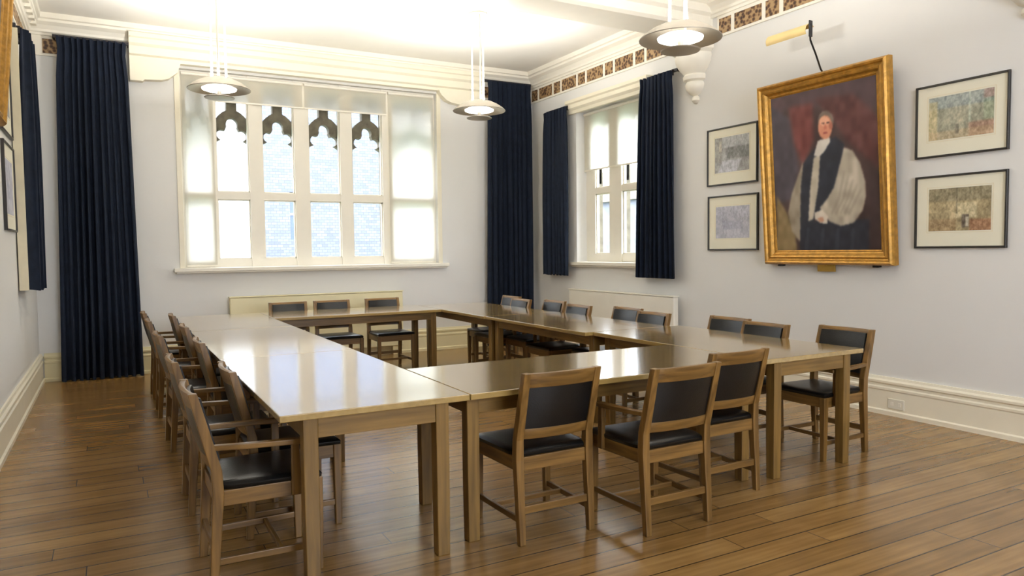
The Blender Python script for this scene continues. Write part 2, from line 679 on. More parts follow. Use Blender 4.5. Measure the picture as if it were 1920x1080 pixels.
# ------------------------------------------------------------------ windows
def tracery(mb, xc, hw, half, zt, zs, y0, y1, kind):
    """stone head of one light; half = half pitch, opening half width hw, springing zs, top zt"""
    if kind == 'trefoil':
        R = [(hw, zs - .10), (hw, zs - .05), (hw - .05, zs - .02)]
        for k in range(9):
            a = -1.15 + k * (2.45 / 8)
            R.append((hw - .105 + .078 * math.cos(a), zs + .055 + .07 * math.sin(a)))
        R.append((hw - .128, zs + .115))
        for k in range(8):
            a = -.35 + k * ((PI / 2 + .35) / 7)
            R.append((.072 * math.cos(a), zs + .19 + .085 * math.sin(a)))
        Lh = [(-x, z) for x, z in reversed(R[:-1])]
        arch = R + Lh
        outer = [(half, zs - .10)] + arch + [(-half, zs - .10), (-half, zt), (half, zt)]
        holes = []
        for s in (-1, 1):
            h = [(s * (hw - .0), zt - .17), (s * .062, zt - .17), (s * .062, zs + .37), (s * .11, zs + .345), (s * .16, zs + .30), (s * (hw - .0), zs + .23)]
            holes.append(h)
    else:
        R = [(hw, zs - .25)]
        for k in range(11):
            t = k / 10
            R.append((hw * math.cos(t * PI / 2) ** .8 if k < 10 else 0.0, zs + .60 * math.sin(t * PI / 2)))
        Lh = [(-x, z) for x, z in reversed(R[:-1])]
        outer = [(half, zs - .25)] + R + Lh + [(-half, zs - .25), (-half, zt), (half, zt)]
        holes = []
    mv = lambda l: [(xc + x, z) for x, z in l]
    mb.plate_holes(mv(outer), [mv(h) for h in holes], y0, y1)


def make_window(name, loc, rz, op, lights, zb, zt, tr, frame_y, stone_y, stone_lights, heads, label, cills):
    root = empty(name, loc, rz)
    struct(root, label, 'window')
    x0, x1, z0, z1 = op
    fy0, fy1 = frame_y
    f = MB()
    f.box(x0, lights[0][0], fy0, fy1, z0, z1).box(lights[-1][1], x1, fy0, fy1, z0, z1)
    for a, b in zip(lights[:-1], lights[1:]):
        f.box(a[1], b[0], fy0 - .015, fy1, z0, z1)
    for a, b in lights:
        f.box(a, b, fy0, fy1, z0, zb).box(a, b, fy0, fy1, zt, z1).box(a, b, fy0 - .01, fy1, tr[0], tr[1])
        # thin casement edges
        for za, zz in ((zb, tr[0]), (tr[1], zt)):
            t = .014
            f.box(a, a + t, fy0 + .02, fy1 - .005, za, zz).box(b - t, b, fy0 + .02, fy1 - .005, za, zz)
            f.box(a, b, fy0 + .02, fy1 - .005, za, za + t).box(a, b, fy0 + .02, fy1 - .005, zz - t, zz)
    f.build('window_frame', 'creamwhite', root)
    for a, b in lights:
        p = MB().box(a + .01, b - .01, fy1 - .022, fy1 - .016, zb + .01, tr[0] - .008)
        p.box(a + .01, b - .01, fy1 - .022, fy1 - .016, tr[1] + .008, zt - .01)
        p.build('pane', 'glass', root)
    s = MB()
    xs = [l for l in stone_lights]
    sy0, sy1 = stone_y
    s.box(x0 - .02, xs[0][0] - xs[0][1], sy0, sy1, z0, z1)
    s.box(xs[-1][0] + xs[-1][1], x1 + .02, sy0, sy1, z0, z1)
    for (c, h), (c2, h2) in zip(xs[:-1], xs[1:]):
        s.box(c + h, c2 - h2, sy0, sy1, z0, z1)
    for c, h in xs:
        s.box(c - h, c + h, sy0, sy1, z0, z0 + .06)
        tracery(s, c, h, h + .005, z1, heads[1], sy0 + .02, sy1 - .02, heads[0])
    s.build('stone_tracery', 'stone', root)
    c = MB()
    c.box(x0 - cills[0], x1 + cills[0], -cills[1], .0, z0 - .045, z0 - .0)
    c.box(x0 + .002, x1 - .002, -.001, fy0, z0 - .02, z0 + .004)
    c.box(x0 - cills[0] + .02, x1 + cills[0] - .02, -cills[1] + .02, .0, z0 - .065, z0 - .045)
    c.build('window_sill', 'creamwhite', root, bevel=.006)
    if cills[2]:
        a = MB()
        t = cills[2]
        a.box(x0 - t, x0, -.018, .0, z0, z1).box(x1, x1 + t, -.018, .0, z0, z1)
        a.build('architrave', 'cream', root, bevel=.004)
    return root


mains = [(1.231, 1.628), (1.796, 2.203), (2.395, 2.820), (2.986, 3.420)]
cx = [1.446, 2.023, 2.638, 3.241]
make_window('window_1', (0, YB, 0), 0, BW, [(.875, 1.165)] + mains + [(3.57, 4.15)], 1.375, 3.60, (2.14, 2.235), (.09, .16), (.19, .34),
            [(1.025, .15)] + [(c, .215) for c in cx] + [(3.865, .28)], ('trefoil', 2.92), 'wide cream window of four clear lights with stone tracery heads', (.13, .10, .06))
# right wall window : local x = 8.66 - y
make_window('window_2', (XR, RW[1], 0), -PI / 2, (0, RW[1] - RW[0], 1.27, 3.38), [(.215, .565), (.83, 1.20)], 1.385, 3.30, (2.22, 2.30), (.17, .235), (.245, .34),
            [(.385, .225), (1.01, .225)], ('lancet', 2.62), 'smaller cream window between short navy curtains', (.08, .07, 0))
# moulded head over the right window
m = MB()
hp2 = [(0, 3.36), (.04, 3.36), (.05, 3.40), (.08, 3.43), (.08, 3.48), (.10, 3.50), (.10, 3.54), (0, 3.54)]
m.poly_prism([(XR - d, z) for d, z in hp2], 'y', 7.0, 8.80)
struct(m.build('trim_12', 'cream'), 'cream moulded head over the smaller window', 'trim')


# roller blinds
def blind(name, x0, x1, z0, z1, loc, rz, y, label, group=None):
    root = empty(name, loc, rz)
    tag(root, label, 'blind', group)
    MB().box(x0, x1, y - .001, y + .001, z0, z1).build('blind_cloth', 'blind', root)
    MB().tube([(x0, y, z1 + .005), (x1, y, z1 + .005)], .02).build('roller', 'creamwhite', root, smooth=True)
    MB().box(x0, x1, y - .005, y + .005, z0 - .018, z0 + .004).build('bottom_bar', 'creamwhite', root, bevel=.002)
    return root


B = (0, YB, 0)
blind('roller_blind', .845, 1.205, 1.30, 3.67, B, 0, .05, 'full-length sheer roller blind at the left end of the big window', 'blinds of the big window')
blind('roller_blind', 1.235, 2.318, 3.375, 3.67, B, 0, .05, 'raised roller blind over the left pair of tracery lights', 'blinds of the big window')
blind('roller_blind', 2.345, 3.48, 3.375, 3.67, B, 0, .05, 'raised roller blind over the right pair of tracery lights', 'blinds of the big window')
blind('roller_blind', 3.51, 4.19, 1.30, 3.67, B, 0, .05, 'full-length sheer roller blind at the right end of the big window', 'blinds of the big window')
blind('roller_blind', .03, 1.41, 2.56, 3.335, (XR, RW[1], 0), -PI / 2, .12, 'half-lowered roller blind in the smaller window beside the portrait')

# ------------------------------------------------------------------ outside
m = MB().box(-80, 90, 10.6, 110, -1.7, -1.5)
struct(m.build('ground', 'grass'), 'pale lawn outside the windows', 'lawn')
m = MB().box(6.45, 90, -30, 10.6, -1.7, -1.5)
struct(m.build('ground', 'grass'), 'pale lawn outside the side window', 'lawn')
bld = empty('stone_building', (0, 26, 0))
tag(bld, 'pale stone building seen across the lawn through the big window', 'building')
m = MB()
wx0, wx1, wz0, wz1 = 5.55, 6.25, 1.9, 3.55
m.box(4.55, wx0, 0, 3, -1.5, 9).box(wx1, 16, 0, 3, -1.5, 9).box(wx0, wx1, 0, 3, -1.5, wz0).box(wx0, wx1, 0, 3, wz1, 9)
m.build('wall', 'ashlar', bld)
fr = MB().box(wx0, wx1, .16, .2, wz0, wz1).build('window', 'farglass', bld)
MB().box((wx0 + wx1) / 2 - .04, (wx0 + wx1) / 2 + .04, .1, .16, wz0, wz1).box(wx0, wx1, .1, .16, 2.75, 2.82).build('window_bars', 'creamwhite', fr)
m = MB()
m.poly_prism([(-.3, 9), (3.3, 9), (1.5, 11.5)], 'x', 4.4, 16.2)
m.build('roof', 'stone', bld)
MB().box(-14, 4.5, .5, 3, -1.5, 8).build('added_wing', 'palewall', bld)  # wing added to cover the bright sky and even out table reflections
gw = MB().box(-8, 4.5, 0, .4, -1.5, .25).box(-8, 4.5, -.05, .45, .25, .4).build('garden_wall', 'ashlar', loc=(0, 23, 0))
tag(gw, 'low pale stone garden wall beyond the lawn', 'wall')
b2 = empty('stone_building', (24, 20, 0))
tag(b2, 'pale stone building seen through the smaller window', 'building')
MB().box(0, 4, -12, 26, -1.5, 4).build('wall', 'render', b2)
MB().poly_prism([(-.3, 4), (4.3, 4), (2, 6)], 'y', -12.3, 26.3).build('roof', 'stone', b2)


# ------------------------------------------------------------------ curtains
def curtain_mesh(w0, w1, z0, z1, folds, amp, seed, skew=0.0, depth=0.0, pinch=True):
    """hanging folded cloth; local x along the rail, y out of the wall (negative = into the room)"""
    r = random.Random(seed)
    ph = [r.uniform(0, 6.28) for _ in range(6)]
    nu, nv = folds * 12, 26
    bm = bmesh.new()
    grid = []
    for j in range(nv + 1):
        t = j / nv                       # 0 bottom, 1 top
        z = z0 + (z1 - z0) * t
        w = w0 + (w1 - w0) * t - (.035 * math.exp(-((t - .955) / .035) ** 2) if pinch else 0)
        row = []
        for i in range(nu + 1):
            u = i / nu
            a = amp * (1.0 - .45 * t ** 3)
            th = 2 * PI * folds * (u + .012 * math.sin(5 * u * PI + ph[0]) + .010 * (1 - t) * math.sin(9 * u + ph[1]))
            y = a * math.sin(th + ph[2]) * (.8 + .35 * math.sin(3.1 * u * PI + ph[3]))
            y += .010 * math.sin(2 * th + 3 * t + ph[4])
            x = (u - .5) * w + .009 * math.sin(2 * th + ph[5]) + skew * (1 - t)
            zz = z + (.008 * math.sin(th * 1.0 + 1) if j == 0 else 0) + (.006 * math.sin(th) if j == nv else 0)
            row.append((x, -depth + y, zz))
        grid.append(row)
    T = .006
    for off in (0, 1):
        pass
    vf = [[bm.verts.new((x, y - T, z)) for x, y, z in row] for row in grid]
    vb = [[bm.verts.new((x, y + T, z)) for x, y, z in row] for row in grid]
    for j in range(nv):
        for i in range(nu):
            bm.faces.new((vf[j][i], vf[j][i + 1], vf[j + 1][i + 1], vf[j + 1][i]))
            bm.faces.new((vb[j][i], vb[j + 1][i], vb[j + 1][i + 1], vb[j][i + 1]))
    for j in range(nv):
        bm.faces.new((vf[j][0], vf[j + 1][0], vb[j + 1][0], vb[j][0]))
        bm.faces.new((vf[j][nu], vb[j][nu], vb[j + 1][nu], vf[j + 1][nu]))
    for i in range(nu):
        bm.faces.new((vf[0][i], vb[0][i], vb[0][i + 1], vf[0][i + 1]))
        bm.faces.new((vf[nv][i], vf[nv][i + 1], vb[nv][i + 1], vb[nv][i]))
    return bm


def curtain(loc, rz, w0, w1, z0, z1, folds, amp, seed, label, group, skew=0.0, depth=.10):
    root = empty('curtain', loc, rz)
    tag(root, label, 'curtain', group)
    mb = MB()
    mb.bm.free()
    mb.bm = curtain_mesh(w0, w1, z0, z1, folds, amp, seed, skew, depth)
    mb.build('drape', 'navy', root, smooth=True)
    # pleated heading tape and hooks
    h = MB()
    for k in range(folds + 1):
        x = (k / folds - .5) * (w1 - .06)
        h.box(x - .006, x + .006, -depth + .02, -depth + .05, z1 - .045, z1 + .02)
    h.build('hooks', 'darkmetal', root)
    rail = MB().box(-w1 / 2 - .03, w1 / 2 + .03, -depth + .05, -depth + .075, z1 - .005, z1 + .03)
    rail.box(-w1 / 2 - .03, -w1 / 2 - .005, -depth + .075, 0, z1 - .005, z1 + .03)
    rail.box(w1 / 2 + .005, w1 / 2 + .03, -depth + .075, 0, z1 - .005, z1 + .03)
    rail.build('rail', 'darkmetal', root)
    return root


G1, G2 = 'long navy curtains by the big window', 'short navy curtains on the side walls'
curtain((-.09, YB, 0), 0, .86, .715, .012, 3.90, 11, .045, 3, 'floor-length navy curtain in the left corner by the big window', G1, skew=-.015, depth=.17)
curtain((5.35, YB, 0), 0, .80, .74, .012, 3.95, 9, .045, 8, 'floor-length navy curtain in the far right corner by the big window', G1, skew=-.02, depth=.17)
curtain((XR, 9.02, 0), -PI / 2, .62, .60, 1.08, 3.46, 7, .035, 5, 'short navy curtain left of the smaller window, near the corner', G2, depth=.12)
curtain((XR, 6.80, 0), -PI / 2, .70, .56, 1.10, 3.48, 8, .038, 6, 'short navy curtain right of the smaller window, nearest the portrait', G2, skew=-.02, depth=.12)
c5 = curtain((XL, 8.35, 0), PI / 2, .66, .60, 1.13, 3.52, 6, .06, 9, 'short navy curtain on the left wall at the photo edge', G2, depth=.12)
MB().box(-.36, -.345, -.085, -.012, 1.13, 3.5).build('lining', 'lining', c5)


# ------------------------------------------------------------------ radiator covers
def radiator(loc, rz, w, z1, d, mat, label):
    root = empty('radiator', loc, rz)
    tag(root, label, 'radiator', 'cream radiators under the windows')
    MB().box(0, w, -d, -.055, .12, z1).build('casing', mat, root, bevel=.012)
    MB().box(-.008, w + .008, -d - .008, -.05, z1, z1 + .014).build('top_cover', mat, root, bevel=.004)
    for x in (.12, w - .12):
        MB().box(x - .03, x + .03, -d + .02, -.06, 0.0, .125).build('foot', mat, root)
    for x in (.2, w - .2):
        MB().box(x - .02, x + .02, -.06, -.002, .5, .56).build('bracket', mat, root)
    return root


radiator((1.31, YB, 0), 0, 2.30, .885, .13, 'radcream', 'low cream radiator under the big window')
radiator((XR, 8.68, 0), -PI / 2, 2.20, .88, .13, 'creamwhite', 'low cream-white radiator under the smaller window')

# ------------------------------------------------------------------ tables
TZ = .765


def table(x0, x1, y0, y1, axis, label):
    """axis = long direction; legs are set in .1 from the long sides and .025 from the ends"""
    cx_, cy_ = (x0 + x1) / 2, (y0 + y1) / 2
    root = empty('table', (cx_, cy_, 0))
    tag(root, label, 'table', 'oak tables set in a hollow square')
    hx, hy = (x1 - x0) / 2, (y1 - y0) / 2
    ix, iy = (.025, .10) if axis == 'X' else (.10, .025)
    L = .066
    MB().box(-hx, hx, -hy, hy, TZ - .03, TZ).build('tabletop', 'top' + axis, root, bevel=.004)
    for sx in (-1, 1):
        for sy in (-1, 1):
            px, py = sx * (hx - ix - L / 2), sy * (hy - iy - L / 2)
            MB().post([(px, py, 0, .92), (px, py, .3, 1), (px, py, TZ - .03, 1)], L, L).build('leg', 'tableZ', root, bevel=.004)
    ax_, ay_ = hx - ix - .006, hy - iy - .006
    z0, z1 = .645, TZ - .03
    for s in (-1, 1):
        MB().box(-ax_ + L - .006, ax_ - L + .006, s * ay_ - (.022 if s > 0 else 0), s * ay_ + (.022 if s < 0 else 0), z0, z1).build('apron', 'tableX', root, bevel=.002)
        MB().box(s * ax_ - (.022 if s > 0 else 0), s * ax_ + (.022 if s < 0 else 0), -ay_ + L - .006, ay_ - L + .006, z0, z1).build('apron', 'tableY', root, bevel=.002)
    return root


G = .0025
LO, LI = .60, 1.485
table(LO, LI - G, 3.12, 5.02 - G, 'Y', 'oak table at the near left corner of the square, nearest the camera')
table(LO, LI - G, 5.02 + G, 6.95 - G, 'Y', 'middle oak table of the left row')
table(LO, LI - G, 6.95 + G, 8.70, 'Y', 'far left corner oak table below the window')
table(LI + G, 3.475 - G, 3.12, 4.0, 'X', 'oak table across the front, with three chairs pushed up to it')
table(LI + G, 3.385 - G, 7.86, 8.71, 'X', 'oak table across the far end below the big window')
table(3.475 + G, 4.40, 3.12, 4.94 - G, 'Y', 'oak table at the near right corner of the square')
table(3.40 + G, 4.30, 4.94 + G, 6.77 - G, 'Y', 'middle oak table of the right row')
table(3.385 + G, 4.28, 6.77 + G, 8.62, 'Y', 'far right corner oak table near the corner curtain')


# ------------------------------------------------------------------ chairs
def yb(z):
    """rear post centre line"""
    P = [(0, 0), (.42, .028), (.52, .024), (.86, -.062)]
    for (a, ya), (b, yb_) in zip(P[:-1], P[1:]):
        if z <= b:
            return ya + (yb_ - ya) * (z - a) / (b - a)
    return -.062


def curved_slab(x0, x1, z0, z1, th, bulge, nx=10, nz=3, puff=0.0, dy=0.0):
    rings = []
    for j in range(nz + 1):
        z = z0 + (z1 - z0) * j / nz
        pts_f, pts_b = [], []
        for i in range(nx + 1):
            x = x0 + (x1 - x0) * i / nx
            q = 1 - (2 * (x - (x0 + x1) / 2) / (x1 - x0)) ** 2
            y = yb(z) - bulge * q + dy
            pf = puff * q * math.sin(PI * min(1, max(0, j / nz))) if puff else 0
            pts_f.append((x, y + th / 2 + pf, z))
            pts_b.append((x, y - th / 2 - pf, z))
        rings.append(pts_f + list(reversed(pts_b)))
    return MB().loft(rings)


def make_chair(arms):
    root = empty('armchair' if arms else 'side_chair', (0, 0, 0))
    hw = .205
    for s in (-1, 1):
        MB().post([(s * hw, 0, 0, .8), (s * hw, yb(.25), .25, .95), (s * hw, yb(.42), .42, 1.05), (s * hw, yb(.52), .52, 1.0), (s * hw, yb(.70), .70, .95), (s * hw, yb(.86), .86, .85)], .042, .044).build('rear_leg', 'oakZ', root, bevel=.004)
    fx = .215
    D = .45
    for s in (-1, 1):
        MB().post([(s * fx, D, 0, .75), (s * fx, D, .25, .95), (s * fx, D, .432, 1)], .042, .042).build('front_leg', 'oakZ', root, bevel=.004)
    MB().box(-hw + .02, hw - .02, yb(.4) - .012, yb(.4) + .012, .362, .430).build('back_rail', 'oakX', root, bevel=.003)
    MB().box(-fx + .02, fx - .02, D - .012, D + .012, .362, .430).build('front_rail', 'oakX', root, bevel=.003)
    for s in (-1, 1):
        q = MB()
        y0, y1 = yb(.4) + .02, D - .02
        q.poly_prism([(s * (hw + .012), y0), (s * (fx + .012), y1), (s * (fx - .012), y1), (s * (hw - .012), y0)], 'z', .362, .430)
        q.build('side_rail', 'oakY', root, bevel=.003)
    # padded seat
    rings = []
    for z, g in ((.425, .012), (.435, .002), (.449, .0), (.459, .010), (.465, .035), (.468, .08)):
        y0, y1 = yb(.44) - .006 + g, D + .018 - g
        a, b = hw + .012 - g, fx + .018 - g
        ring = []
        n = 6
        for x, y in ((-a, y0), (a, y0), (b, y1), (-b, y1)):
            ring.append((x, y))
        pts = []
        for k in range(4):
            p, q2 = ring[k], ring[(k + 1) % 4]
            for i in range(n):
                t = i / n
                pts.append((p[0] + (q2[0] - p[0]) * t, p[1] + (q2[1] - p[1]) * t, z))
        rings.append(pts)
    # keep the pad clear of the rear posts
    MB().loft([[(max(-.183, min(.183, x)) if y < .075 else x, y, z) for x, y, z in r] for r in rings]).build('seat', 'leather', root, smooth=True)
    curved_slab(-hw + .012, hw - .012, .785, .858, .026, .022).build('top_rail', 'oakX', root, bevel=.003, smooth=True)
    curved_slab(-hw + .012, hw - .012, .520, .574, .024, .022).build('lower_rail', 'oakX', root, bevel=.003, smooth=True)
    curved_slab(-hw + .021, hw - .021, .574, .785, .022, .022, nz=6, puff=.006).build('back_panel', 'leather', root, smooth=True)
    curved_slab(-hw + .022, hw - .022, .556, .834, .016, .022, nz=8, puff=.007, dy=.0215).build('back_pad', 'leather', root, smooth=True)
    # stretchers
    MB().box(-hw + .015, hw - .015, yb(.17) - .010, yb(.17) + .010, .150, .188).build('stretcher', 'oakX', root, bevel=.003)
    for s in (-1, 1):
        MB().poly_prism([(s * (hw + .009), .015), (s * (fx + .009), D - .015), (s * (fx - .009), D - .015), (s * (hw - .009), .015)], 'z', .105, .135).build('stretcher', 'oakY', root, bevel=.003)
    MB().box(-hw, hw, .28, .298, .107, .133).build('stretcher', 'oakX', root, bevel=.003)
    if arms:
        for s in (-1, 1):
            ring = []
            for y, xo, w in ((yb(.62) + .012, .207, .030), (.12, .222, .036), (.26, .228, .042), (.36, .228, .046), (.40, .226, .040)):
                z = .632 - .012 * (y / .4)
                ring.append([(s * (xo - w / 2), y, z - .024), (s * (xo + w / 2), y, z - .024), (s * (xo + w / 2), y, z), (s * (xo - w / 2), y, z)])
            MB().loft(ring).build('arm', 'oakY', root, bevel=.004)
            MB().post([(s * .232, .352, .37, 1), (s * .230, .352, .605, .85)], .026, .040).build('arm_post', 'oakZ', root, bevel=.003)
    return root


ORD = ['nearest', 'second', 'third', 'fourth', 'fifth']
protos = {}
used = {}


def place(arms, x, y, rz, label, group):
    if arms not in protos:
        protos[arms] = make_chair(arms)
    o = protos[arms] if arms not in used else copy_tree(protos[arms])
    used[arms] = 1
    o.location = (x, y, 0)
    o.rotation_euler = (0, 0, rz)
    tag(o, label, 'chair', group)
    return o


D90 = PI / 2
GL, GR, GF, GB = 'chairs along the left table row', 'chairs along the right table row', 'chairs with their backs to the camera', 'chairs along the far table'
arm_l = ['armchair at the near left table corner, nearest the camera on the left', 'second armchair from the camera along the left row', 'third armchair from the camera along the left row', 'fourth armchair from the camera along the left row', 'farthest armchair of the left row, by the long corner curtain']
for (x, y, r), lb_ in zip([(.345, 3.525, 0), (.35, 4.55, 0), (.355, 6.03, .03), (.345, 7.31, 0), (.345, 8.31, 0)], arm_l):
    place(True, x, y, -D90 + r, 'oak ' + lb_, GL)
side_l = ['armless oak chair tucked under the near left table, between the first two armchairs', 'armless oak chair tucked in between the second and third left armchairs', 'armless oak chair tucked in between the third and fourth left armchairs', 'armless oak chair tucked in between the two farthest left armchairs']
for (x, y), lb_ in zip([(.575, 4.035), (.575, 5.40), (.58, 6.57), (.575, 7.81)], side_l):
    place(False, x, y, -D90, lb_, GL)
for (x, y, r), lb_ in zip([(4.63, 3.47, 0), (4.54, 4.52, 0), (4.50, 5.86, 0), (4.455, 7.17, 0), (4.45, 8.20, 0)],
                          ['oak armchair at the near right table end, below the portrait wall', 'oak armchair on the right side, behind the second back from the near right end', 'oak armchair left in the chair pair before the right end of the side radiator', 'oak armchair left in the chair pair before the left end of the side radiator', 'oak armchair at the far right table end, in front of the corner curtain']):
    place(True, x, y, D90 + r, lb_, GR)
for (x, y, r), lb_ in zip([(4.415, 4.02, 0), (4.345, 5.275, 0), (4.30, 6.44, 0), (4.29, 7.665, 0)],
                          ['armless oak chair tucked in on the right, second back from the near right end', 'armless oak chair tucked in on the right, lower back overlapping the radiator edge', 'armless oak chair tucked in on the right, near the left end of the radiator', 'armless oak chair tucked in on the far right beside the corner curtain']):
    place(False, x, y, D90 + r, lb_, GR)
place(False, 1.93, 3.065, 0, 'armless oak chair with black leather back at the left of the three front chairs', GF)
place(True, 2.535, 2.845, 0, 'oak armchair with black leather back in the middle of the three front chairs', GF)
place(False, 3.14, 3.07, 0, 'armless oak chair with black leather back at the right of the three front chairs', GF)
for x, lb_ in ((1.85, 'left of the three chairs behind the far table, below the window'), (2.375, 'middle of the three chairs behind the far table, below the window'), (3.02, 'right of the three chairs behind the far table, below the window')):
    place(False, x, 8.87, PI, 'oak chair, ' + lb_, GB)


# ------------------------------------------------------------------ pictures
def s2l(a):
    a = np.clip(a, 0, 255) / 255.0
    return np.where(a <= 0.04045, a / 12.92, ((a + 0.055) / 1.055) ** 2.4)


def vnoise(h, w, sy, sx, seed):
    r = np.random.default_rng(seed)
    gy, gx = int(h / sy) + 3, int(w / sx) + 3
    g = r.random((gy, gx))
    yy, xx = np.mgrid[0:h, 0:w]
    fy, fx = yy / sy, xx / sx
    iy, ix = fy.astype(int), fx.astype(int)
    ty, tx = fy - iy, fx - ix
    ty, tx = ty * ty * (3 - 2 * ty), tx * tx * (3 - 2 * tx)
    return (g[iy, ix] * (1 - ty) * (1 - tx) + g[iy + 1, ix] * ty * (1 - tx) + g[iy, ix + 1] * (1 - ty) * tx + g[iy + 1, ix + 1] * ty * tx)


def blur(img, n=1):
    for _ in range(n):
        p = np.pad(img, ((1, 1), (1, 1), (0, 0)), mode='edge')
        img = (p[:-2, 1:-1] + p[2:, 1:-1] + p[1:-1, :-2] + p[1:-1, 2:] + 2 * p[1:-1, 1:-1]) / 6
    return img


def inpoly(X, Y, poly):
    ins = np.zeros(X.shape, bool)
    n = len(poly)
    for i in range(n):
        x1, y1 = poly[i]
        x2, y2 = poly[(i + 1) % n]
        if y1 == y2:
            continue
        c = ((y1 > Y) != (y2 > Y)) & (X < (x2 - x1) * (Y - y1) / (y2 - y1) + x1)
        ins ^= c
    return ins


def image_mesh(name, img, w, h, zoff, y, mat, parent):
    """flat picture made of small quads, one colour per vertex; image row 0 = top"""
    nh, nw = img.shape[:2]
    me = bpy.data.meshes.new(name)
    vs = []
    for j in range(nh):
        for i in range(nw):
            vs.append(((i / (nw - 1) - .5) * w, y, zoff + h * (1 - j / (nh - 1))))
    fs = []
    for j in range(nh - 1):
        for i in range(nw - 1):
            a = j * nw + i
            fs.append((a + nw, a + nw + 1, a + 1, a))
    me.from_pydata(vs, [], fs)
    at = me.color_attributes.new('Col', 'FLOAT_COLOR', 'POINT')
    c = np.ones((nh * nw, 4), np.float32)
    c[:, :3] = s2l(img).reshape(-1, 3)
    at.data.foreach_set('color', c.ravel())
    me.materials.append(MAT[mat])
    o = bpy.data.objects.new(name, me)
    COL.objects.link(o)
    o.parent = parent
    return o


def portrait_image():
    nw, nh = 150, 190
    V, U = np.mgrid[0:nh, 0:nw]
    U = U / (nw - 1)
    V = V / (nh - 1)
    # canvas corners in a reference drawing 746 x 1080
    TL, TR, BR, BL = (95, 228), (585, 122), (620, 932), (130, 940)
    A_, b_ = [], []
    for (u, v), (x, y) in zip(((0, 0), (1, 0), (1, 1), (0, 1)), (TL, TR, BR, BL)):
        A_ += [[u, v, 1, 0, 0, 0, -u * x, -v * x], [0, 0, 0, u, v, 1, -u * y, -v * y]]
        b_ += [x, y]
    h_ = np.linalg.solve(np.array(A_, float), np.array(b_, float))
    D_ = h_[6] * U + h_[7] * V + 1
    X = (h_[0] * U + h_[1] * V + h_[2]) / D_
    Y = (h_[3] * U + h_[4] * V + h_[5]) / D_
    img = np.zeros((nh, nw, 3))
    img[:] = (60, 40, 38)
    n1 = vnoise(nh, nw, 40, 14, 1)[..., None]
    n2 = vnoise(nh, nw, 9, 7, 2)[..., None]
    img += (n1 - .5) * 26 + (n2 - .5) * 10

    def lay(poly, col, soft=2, nz=8):
        nonlocal img
        mk = inpoly(X, Y, poly).astype(float)[..., None]
        mk = blur(mk, soft)
        img = img * (1 - mk) + mk * (np.array(col) + (n2 - .5) * nz * 2 + (n1 - .5) * nz)
    lay([(90, 220), (600, 110), (600, 270), (380, 280), (200, 260), (95, 330)], (72, 52, 56), 14)
    lay([(95, 260), (200, 330), (230, 560), (200, 700), (120, 720)], (66, 58, 66), 10)
    lay([(180, 270), (290, 250), (300, 420), (250, 540), (205, 430)], (102, 46, 42), 16, 16)
    lay([(300, 230), (480, 210), (600, 320), (610, 560), (540, 500), (450, 420), (390, 330)], (82, 42, 40), 18, 14)
    lay([(560, 560), (620, 560), (625, 930), (560, 930)], (52, 34, 34), 8)
    lay([(125, 680), (175, 760), (215, 860), (225, 940), (128, 945)], (128, 108, 72), 6, 14)
    # left sleeve
    lay([(250, 520), (225, 590), (195, 680), (180, 760), (200, 850), (240, 900), (262, 700)], (148, 136, 118), 3, 18)
    # robe
    lay([(285, 480), (340, 430), (400, 405), (440, 440), (440, 560), (420, 660), (370, 700), (330, 760), (300, 800), (560, 790), (560, 940), (238, 940), (240, 640), (252, 530)], (30, 32, 44), 2, 8)
    # front panel of the white gown
    lay([(300, 500), (330, 490), (322, 640), (300, 790), (276, 800), (284, 640)], (186, 176, 158), 2, 14)
    # right sleeve
    lay([(440, 455), (480, 470), (515, 525), (540, 610), (545, 680), (530, 750), (490, 805), (430, 822), (375, 800), (345, 765), (330, 735), (360, 700), (395, 640), (415, 560)], (172, 162, 146), 2, 26)
    for k in range(5):
        xx = 430 + 20 * k
        lay([(xx + 10, 560 + 22 * k), (xx + 16, 562 + 22 * k), (xx - 6, 700), (xx - 40, 770), (xx - 50, 762), (xx - 16, 690)], (152, 142, 127), 4, 10)
    # cuff and hand
    lay([(305, 760), (340, 745), (368, 775), (365, 812), (335, 808), (308, 790)], (206, 196, 182), 1, 10)
    lay([(318, 786), (345, 778), (352, 800), (330, 806)], (188, 142, 116), 1, 6)
    # skirt folds
    for k in range(4):
        lay([(270 + 70 * k, 830), (284 + 70 * k, 830), (276 + 72 * k, 935), (258 + 72 * k, 935)], (44, 46, 58), 2, 4)
    # collar
    lay([(318, 425), (372, 405), (376, 430), (345, 480), (322, 500), (300, 492)], (206, 200, 190), 1, 10)
    # head
    hx, hy = 352, 354
    e = lambda cx, cy, rx, ry: [(cx + rx * math.cos(t * PI / 12), cy + ry * math.sin(t * PI / 12)) for t in range(24)]
    lay(e(hx + 3, hy - 22, 37, 48), (112, 98, 88), 1, 12)
    lay(e(hx, hy + 8, 33, 55), (204, 138, 110), 1, 6)
    lay(e(hx - 4, hy - 20, 24, 22), (222, 166, 138), 1, 4)
    lay(e(hx + 26, hy + 0, 8, 18), (168, 100, 80), 1, 4)
    lay([(335, 341), (348, 339), (348, 346), (335, 347)], (96, 62, 54), 0, 2)
    lay([(358, 338), (371, 337), (371, 344), (358, 345)], (96, 62, 54), 0, 2)
    lay([(348, 345), (356, 345), (360, 372), (347, 373)], (188, 110, 88), 1, 3)
    lay([(342, 385), (364, 384), (362, 391), (345, 392)], (150, 72, 66), 0, 2)
    return blur(img, 1)


